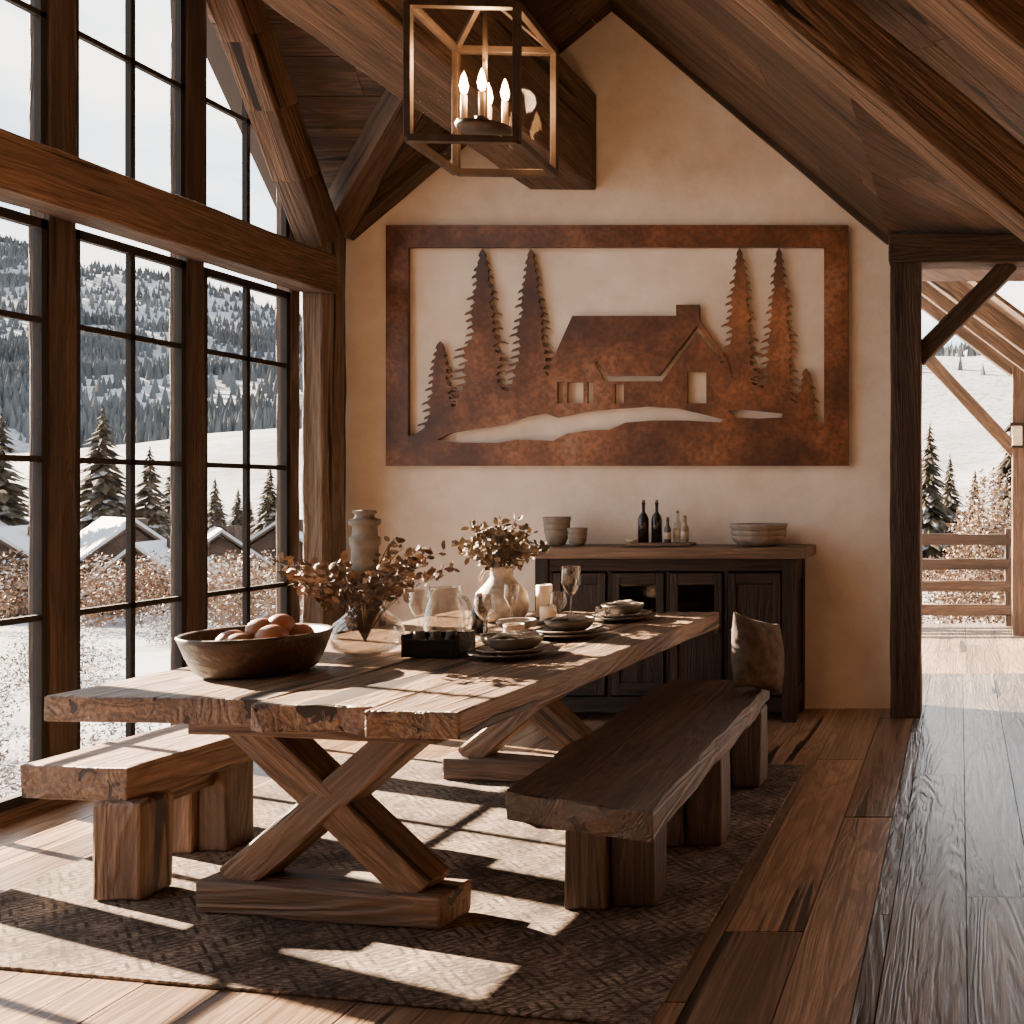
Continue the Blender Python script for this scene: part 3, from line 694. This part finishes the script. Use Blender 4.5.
for (x, y, h) in ((-2.17, 5.22, .17), (-2.08, 5.05, .08)):
    v = empty('pillar_candle', (x, y, TZ))
    lathe('wax', [(0, .008), (.04, .008), (.04, h), (.034, h+.003), (.03, h-.008), (0, h-.01)], (x, y, TZ), M['wax'], v, 24)
    lathe('dish', [(0, 0), (.055, 0), (.06, .012), (.056, .012), (.05, .006), (0, .006)], (x, y, TZ), M['cer'], v, 24)
    beam('wick', (x, y, TZ+h-.01), (x, y, TZ+h+.012), .003, .003, M['dark'], v, bev=0, jit=0, seg=1)
bottle('dark_bottle', -2.24, 4.66, TZ, .035, .17, M['bottle'], .4)
lathe('small_bowl', bowlprof(.06, .05), (-1.98, 4.26, TZ), M['cer'], None, 24)
lathe('serving_dish', bowlprof(.09, .045), (-2.12, 4.78, TZ), M['stone'], None, 24)
lathe('cream_cup', bowlprof(.045, .07, .005, .7), (-1.98, 4.44, TZ), M['cream'], None, 24)
x, y = -3.66, 6.15
v = empty('plant_stand', (x, y, 0))
lathe('top', [(0, .93), (.14, .93), (.14, .96), (0, .96)], (x, y, 0), M['side'], v, 24)
for k in range(3):
    a = k*2.094+.5; beam('leg', (x+.14*math.cos(a), y+.14*math.sin(a), 0), (x+.07*math.cos(a), y+.07*math.sin(a), .935), .03, .03, M['side'], v, bev=0)
v = empty('grey_urn', (x, y, .96))
lathe('urn', [(0, 0), (.065, 0), (.075, .05), (.075, .15), (.085, .17), (.085, .21), (.07, .22), (.068, .28), (.085, .29), (.088, .32), (.055, .33), (.05, .35), (.065, .36), (.06, .375), (0, .38)], (x, y, .961), M['urn'], v, 28)

# ------------------------------------------------------------------ lantern
lx, ly, lz = -1.885, 3.97, 2.78
ln = empty('lantern_chandelier', (lx, ly, lz))
hw, hh = .20, .51
rot = Matrix.Translation((lx, ly, lz)) @ Matrix.Rotation(math.radians(3), 4, 'Z')
def Lp(x, y, z): return rot @ Vector((x, y, z))
cs = [(-hw, -hw), (hw, -hw), (hw, hw), (-hw, hw)]
for i in range(4):
    a, b_ = cs[i], cs[(i+1) % 4]
    beam('edge_v', Lp(*a, 0), Lp(*a, hh), .026, .026, M['lantm'], ln, bev=.002, jit=0, seg=1)
    for z in (0, hh): beam('edge_h', Lp(*a, z), Lp(*b_, z), .028, .028, M['lantm'], ln, bev=.002, jit=0, seg=1)
    pydata('glass_pane', [Lp(*a, .01), Lp(*b_, .01), Lp(*b_, hh-.01), Lp(*a, hh-.01)], [(0, 1, 2, 3)], M['pane'], ln)
for i in range(4):
    beam('roof_bar', Lp(*cs[i], hh), Lp(0, 0, hh+.14), .018, .018, M['lantm'], ln, bev=0, jit=0, seg=1)
beam('rod', Lp(0, 0, .13), Lp(0, 0, hh+.15), .014, .014, M['lantm'], ln, bev=0, jit=0, seg=1)
ztop = AZ+sr*(lx-AX)-lz
beam('hanging_rod', Lp(0, 0, hh+.14), Lp(0, 0, ztop), .014, .014, M['lantm'], ln, bev=0, jit=0)
lathe('canopy', [(0, 0), (.06, 0), (.06, .03), (0, .12)], (lx, ly, lz+ztop-.08), M['lantm'], ln, 20)
lathe('candle_plate', [(0, .10), (.10, .10), (.11, .115), (0, .12)], (lx, ly, lz), M['lantm'], ln, 24)
for k, (dx, dy) in enumerate(((-.065, -.04), (.02, -.07), (.065, .03), (-.02, .07))):
    lathe('candle_sleeve', [(0, .12), (.012, .12), (.012, .23), (0, .23)], (lx+dx, ly+dy, lz), M['wax'], ln, 14)
    lathe('candle_cup', [(0, .112), (.02, .112), (.026, .13), (0, .13)], (lx+dx, ly+dy, lz), M['lantm'], ln, 14)
    lathe('flame_bulb', [(0, .232), (.012, .242), (.017, .265), (.010, .30), (0, .325)], (lx+dx, ly+dy, lz), M['flame'], ln, 14)
pl = bpy.data.lights.new('lantern_light', 'POINT'); pl.energy = 30; pl.color = (1, .6, .3); pl.shadow_soft_size = .05
po = bpy.data.objects.new('lantern_light', pl); C.objects.link(po); po.location = (lx, ly, lz+.38); par(po, ln)

# ------------------------------------------------------------------ porch
boards('porch_deck', (3.6, 8.05, -.02), (0, 1, 0), (-1, 0, 0), 3.1, 6.5, .25, 1.8, .03, M['deck'])
box('deck_frame', (-2.9, 8.05, -.4), (3.6, 11.15, -.055), M['fence'])
e = empty('porch_fence', (0, 10.95, 0))
for z in (.93, .66, .42, .16): beam('rail', (-2.9, 10.95, z), (3.6, 10.95, z), .06, .12, M['fence'], e, jit=.006)
for x in (-2.6, -1.1, .55, 2.0, 3.4): beam('fence_post', (x, 10.98, -.018), (x, 10.98, 1.05), .11, .11, M['fence'], e)
e = empty('porch_post', (.62, 10.3, 0))
beam('post', (.62, 10.3, -.018), (.62, 10.3, 2.75), .17, .17, M['fence'], e)
beam('brace', (.58, 10.3, 1.85), (-.45, 10.3, 2.95), .12, .13, M['fence'], e)
e = empty('porch_rafters', (0, 9, 3))
for y in (8.5, 9.4, 10.3):
    beam('rafter', (-1.2, y, 4.05), (1.6, y, 1.95+.0), .13, .18, M['fence'], e)
beam('plate', (.62, 8.05, 2.84), (.62, 10.6, 2.84), .14, .16, M['fence'], e)
Up = Vector((2.8, 0, -2.1)).normalized()
boards('porch_roof', (-1.25, 8.0, 4.2), Up, (0, 1, 0), 3.5, 2.7, .2, 2, .03, M['fence'])
v = empty('wall_lantern', (.56, 10.15, 1.98))
box('body', (.53, 10.1, 1.92), (.63, 10.2, 2.12), M['cream'], v, bev=.004); box('cap', (.51, 10.08, 2.12), (.65, 10.22, 2.15), M['metal'], v); box('base', (.52, 10.09, 1.90), (.64, 10.22, 1.92), M['metal'], v)

# ------------------------------------------------------------------ landscape
def terr(X, Y):
    s = min(1, max(0, (Y-110)/690))**1.15
    xs = [-1800, -1200, -900, -768, -664, -604, -536, -300, 0, 300, 900]
    zs = [400, 320, 245, 212, 182, 154, 134, 118, 120, 150, 220]
    return -3+float(np.interp(X, xs, zs))*s
def gz(xx, yy):
    z = terr(xx, yy); k = min(1, max(0, (yy-90)/200))
    z += k*(mnoise.noise(Vector((xx*.006, yy*.004, 0)))*26+mnoise.noise(Vector((xx*.02, yy*.012, 3)))*9)+mnoise.noise(Vector((xx*.06, yy*.06, 5)))*.5
    return z
xs = np.concatenate([np.linspace(-2200, -200, 150), np.linspace(-196, 200, 80), np.linspace(210, 1200, 30)])
ys = np.concatenate([np.linspace(-150, 100, 50), np.linspace(104, 1000, 120)])
nx, ny = len(xs), len(ys)
vs = []
for yy in ys:
    for xx in xs:
        z = gz(xx, yy)
        if yy > 820: z -= (yy-820)*.5
        vs.append((xx, yy, z))
fs = [(j*nx+i, j*nx+i+1, (j+1)*nx+i+1, (j+1)*nx+i) for j in range(ny-1) for i in range(nx-1)]
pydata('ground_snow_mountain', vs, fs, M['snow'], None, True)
vs, fs = [], []
rr = random.Random(3); cnt = 0
while cnt < 24000:
    Y = 300+520*rr.random()**.8; px = rr.uniform(-150, 1150) if rr.random() < .25 else rr.uniform(-100, 320)
    X = (px-960)*Y/1000
    q = mnoise.noise(Vector((X*.008, Y*.006, 7)))+.7*mnoise.noise(Vector((X*.028, Y*.014, 2)))+.4*mnoise.noise(Vector((X*.08, Y*.04, 12)))
    if q < .12 and rr.random() > .07: continue
    cnt += 1
    z = gz(X, Y)-1; h = rr.uniform(3.5, 8.5); r = h*rr.uniform(.18, .26); b0 = len(vs); ph = rr.random()
    for k in range(4):
        a = k*1.5708+ph; vs.append((X+r*math.cos(a), Y+r*math.sin(a), z))
    vs.append((X, Y, z+h))
    for k in range(4): fs.append((b0+k, b0+(k+1) % 4, b0+4))
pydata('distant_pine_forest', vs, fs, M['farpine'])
def conifer_mesh(seed, h=9.0):
    rr = random.Random(seed); vs, fs = [], []
    n = int(h*4)
    for k in range(6):
        a = k*math.pi/3; vs.append((.12*math.cos(a), .12*math.sin(a), 0))
    vs.append((0, 0, h*.95))
    for k in range(6): fs.append((k, (k+1) % 6, 6))
    for i in range(n):
        t_ = i/(n-1); z = h*(.06+.93*t_); R_ = (h*.27)*(1-t_)**.85+.07
        nb = int(9+12*(1-t_))
        for k in range(nb):
            a = 2*math.pi*(k+rr.random()*.8)/nb; rl = R_*rr.uniform(.5, 1.2); w = rl*.15+.05
            dr = rl*rr.uniform(.2, .5); c, s = math.cos(a), math.sin(a); zz = z+rr.uniform(-.12, .12); b0 = len(vs)
            vs += [(0, 0, zz+.15), (c*rl*.55-s*w, s*rl*.55+c*w, zz-dr*.45), (c*rl*.55+s*w, s*rl*.55-c*w, zz-dr*.45), (c*rl, s*rl, zz-dr), (c*rl*.5, s*rl*.5, zz-dr*.2+.06)]
            fs += [(b0, b0+4, b0+1), (b0, b0+2, b0+4), (b0+4, b0+3, b0+1), (b0+4, b0+2, b0+3)]
    me = bpy.data.meshes.new('conifer'); me.from_pydata(vs, [], fs); me.materials.append(M['pine']); return me
cm = [conifer_mesh(s) for s in (1, 2, 3)]
def conifer(px, topy, Y, k):
    X = (px-960)*Y/1000; zb = gz(X, Y)-.2; zt_ = H-(topy-492)*Y/1000; s = (zt_-zb)/9.0
    o = bpy.data.objects.new('pine_tree', cm[k % 3]); C.objects.link(o); o.location = (X, Y, zb); o.scale = (s, s, s); o.rotation_euler = (0, 0, k*1.3)
for k, (px, ty, Y) in enumerate([(2, 415, 42), (103, 408, 50), (150, 448, 50), (30, 500, 70), (62, 505, 75), (172, 462, 60), (128, 480, 66), (-60, 430, 48), (215, 478, 80), (238, 488, 85), (270, 465, 75), (288, 480, 82), (-120, 400, 50), (192, 495, 90),
                             (930, 425, 46), (950, 455, 60), (1015, 400, 36), (905, 440, 50), (1065, 390, 40), (320, 460, 70), (250, 500, 95), (85, 500, 90), (220, 500, 120), (280, 500, 130), (110, 505, 130), (160, 505, 125), (975, 470, 80), (1000, 475, 90)]):
    conifer(px, ty, Y, k)
def shrubs(name, blobs, nleaf, size, seed, mat):
    rr = random.Random(seed); vs, fs, rn = [], [], []
    for (cx, cy, cz, r, rz) in blobs:
        for _ in range(int(nleaf*r*r)):
            d = Vector((rr.gauss(0, 1), rr.gauss(0, 1), rr.gauss(0, 1))).normalized()*rr.uniform(.2, 1)**.6
            p = Vector((cx+d.x*r, cy+d.y*r, cz+d.z*rz)); s = size*rr.uniform(.5, 1.3)
            a = Vector((rr.gauss(0, 1), rr.gauss(0, 1), rr.gauss(0, .8))).normalized()*s; b_ = a.cross(Vector((rr.gauss(0, 1), rr.gauss(0, 1), rr.gauss(0, 1)))).normalized()*s*.45
            c = len(vs); vs += [tuple(p-a), tuple(p+b_), tuple(p+a), tuple(p-b_)]; fs.append((c, c+1, c+2, c+3))
            q = rr.random(); rn.append(min(1, q*.72+(.3 if d.z > .25 and rr.random() < .5 else 0)))
    o = pydata(name, vs, fs, mat); at = o.data.attributes.new('rnd', 'FLOAT', 'FACE'); at.data.foreach_set('value', rn); return o
bl = []
for _ in range(34):
    Y = R.uniform(12, 30); px = R.uniform(-150, 330); X = (px-960)*Y/1000; r = R.uniform(.4, 1.1)
    bl.append((X, Y, gz(X, Y)+r*.5, r, r*.75))
shrubs('snowy_shrubs', bl, 1900, .035, 4, M['shrub'])
bl = []
for _ in range(14):
    Y = R.uniform(30, 36); px = R.uniform(-100, 330); X = (px-960)*Y/1000; r = R.uniform(.8, 1.4)
    bl.append((X, Y, gz(X, Y)+r*.9, r, r*1.0))
for _ in range(10):
    Y = R.uniform(26, 34); px = R.uniform(905, 1080); X = (px-960)*Y/1000; r = R.uniform(.8, 1.3)
    bl.append((X, Y, gz(X, Y)+r*.9, r, r*1.1))
# one rounded golden tree beside the deck: several lobes
gx, gy = .75, 30
for (dx, dy, dz, r) in ((0, 0, 2.4, 1.3), (-.7, .3, 1.6, 1.1), (.8, -.2, 1.7, 1.2), (.1, .2, 3.7, 1.0), (-.35, 0, 3.0, .9), (.5, .1, 3.1, .9), (.2, 0, 4.6, .6)):
    bl.append((gx+dx, gy+dy, gz(gx, gy)+dz, r, r*1.0))
shrubs('bare_autumn_trees', bl, 1000, .07, 8, M['autumn'])
def chalet(px, Y, w, d, h, rh, rotz):
    X = (px-960)*Y/1000; z = gz(X, Y)-.3; v = empty('chalet', (X, Y, z)); m = Matrix.Translation((X, Y, z)) @ Matrix.Rotation(rotz, 4, 'Z')
    def T(l): return [m @ Vector(p) for p in l]
    a, b_ = w/2, d/2
    pts = T([(-a, -b_, 0), (a, -b_, 0), (a, b_, 0), (-a, b_, 0), (-a, -b_, h), (a, -b_, h), (a, b_, h), (-a, b_, h), (0, -b_, h+rh), (0, b_, h+rh)])
    pydata('walls', pts, [(0, 1, 5, 8, 4), (2, 3, 7, 9, 6), (1, 2, 6, 5), (3, 0, 4, 7)], M['chalw'], v)
    for i in range(1, 7):
        zz = h*i/6.5; q0, q1, q2 = T([(-a, -b_-.02, zz), (a+.02, -b_-.02, zz), (a+.02, b_, zz)])
        beam('log_line', q0, q1, .05, .04, M['chalw'], v, jit=0, bev=0, seg=1); beam('log_line', q1, q2, .05, .04, M['chalw'], v, jit=0, bev=0, seg=1)
    o_ = .35; k = rh/a
    for s in (-1, 1):
        q = T([(0, -b_-o_, h+rh+.1), (s*(a+o_), -b_-o_, h-o_*k+.1), (s*(a+o_), b_+o_, h-o_*k+.1), (0, b_+o_, h+rh+.1)]); q2 = [p+Vector((0, 0, .12)) for p in q]; q3 = [p+Vector((0, 0, .26)) for p in q]
        pydata('roof_deck', q+q2, [(0, 1, 2, 3), (4, 5, 6, 7), (0, 1, 5, 4), (1, 2, 6, 5), (2, 3, 7, 6), (3, 0, 4, 7)], M['chalw'], v)
        pydata('snow_roof', q2+q3, [(4, 5, 6, 7), (0, 1, 5, 4), (1, 2, 6, 5), (2, 3, 7, 6), (3, 0, 4, 7)], M['snowp'], v)
    for wx in (-a*.45, a*.45):
        for wz in (h*.15, h*.6):
            q = T([(wx-.25, -b_-.06, wz), (wx+.25, -b_-.06, wz), (wx+.25, -b_-.06, wz+.5), (wx-.25, -b_-.06, wz+.5)]); pydata('chalet_window', q, [(0, 1, 2, 3)], M['bottle'], v)
    for wy in (-b_*.5, 0, b_*.5):
        q = T([(a+.07, wy-.3, h*.4), (a+.07, wy+.3, h*.4), (a+.07, wy+.3, h*.8), (a+.07, wy-.3, h*.8)]); pydata('chalet_window', q, [(0, 1, 2, 3)], M['bottle'], v)
    c = T([(a*.4, 0, h+rh*.4)])[0]; box('chimney', c-Vector((.2, .2, 0)), c+Vector((.2, .2, 1.2)), M['chalw'], v, grain=2)
chalet(14, 38, 3.4, 4.5, 1.8, 1.4, .5); chalet(118, 41, 3.4, 4.5, 2.0, 1.5, .9); chalet(160, 39, 2.6, 3.4, 1.5, 1.2, .3)
chalet(218, 46, 3.0, 3.8, 1.5, 1.3, .7); chalet(285, 52, 3.4, 3.8, 1.6, 1.3, .4); chalet(-60, 40, 5, 5, 2.4, 2, .3); chalet(70, 60, 3.6, 4, 2.0, 1.5, 1.2)

# ------------------------------------------------------------------ sky & sun
w = bpy.data.worlds.new('sky'); bpy.context.scene.world = w; w.use_nodes = True
n, l = w.node_tree.nodes, w.node_tree.links; bg = n['Background']
tc = n.new('ShaderNodeTexCoord'); mp = n.new('ShaderNodeMapping'); mp.inputs['Scale'].default_value = (1, 1, 2.2)
nz = n.new('ShaderNodeTexNoise'); nz.inputs['Scale'].default_value = 3.2; nz.inputs['Detail'].default_value = 7; nz.inputs['Roughness'].default_value = .55
cr = n.new('ShaderNodeValToRGB'); cr.color_ramp.elements[0].position = .44; cr.color_ramp.elements[0].color = (.50, .61, .72, 1); cr.color_ramp.elements[1].position = .58; cr.color_ramp.elements[1].color = (1, .95, .89, 1)
l.new(tc.outputs['Generated'], mp.inputs['Vector']); l.new(mp.outputs[0], nz.inputs['Vector']); l.new(nz.outputs[0], cr.inputs[0]); l.new(cr.outputs[0], bg.inputs['Color'])
bg.inputs['Strength'].default_value = 5.0
sl_ = bpy.data.lights.new('sun', 'SUN'); sl_.energy = 125; sl_.angle = math.radians(.6); sl_.color = (1, .76, .53)
so = bpy.data.objects.new('sun', sl_); C.objects.link(so)
so.rotation_euler = Vector((1, -.38, -.43)).to_track_quat('-Z', 'Y').to_euler()

# ------------------------------------------------------------------ camera
cd = bpy.data.cameras.new('camera'); cam = bpy.data.objects.new('camera', cd); C.objects.link(cam)
cam.location = (0, 0, H); cam.rotation_euler = (math.pi/2, 0, 0)
cd.sensor_width = 36; cd.sensor_fit = 'HORIZONTAL'; cd.lens = 36*1000/1024
cd.shift_x = -448/1024; cd.shift_y = -20/1024
cd.clip_start = .05; cd.clip_end = 5000
bpy.context.scene.camera = cam
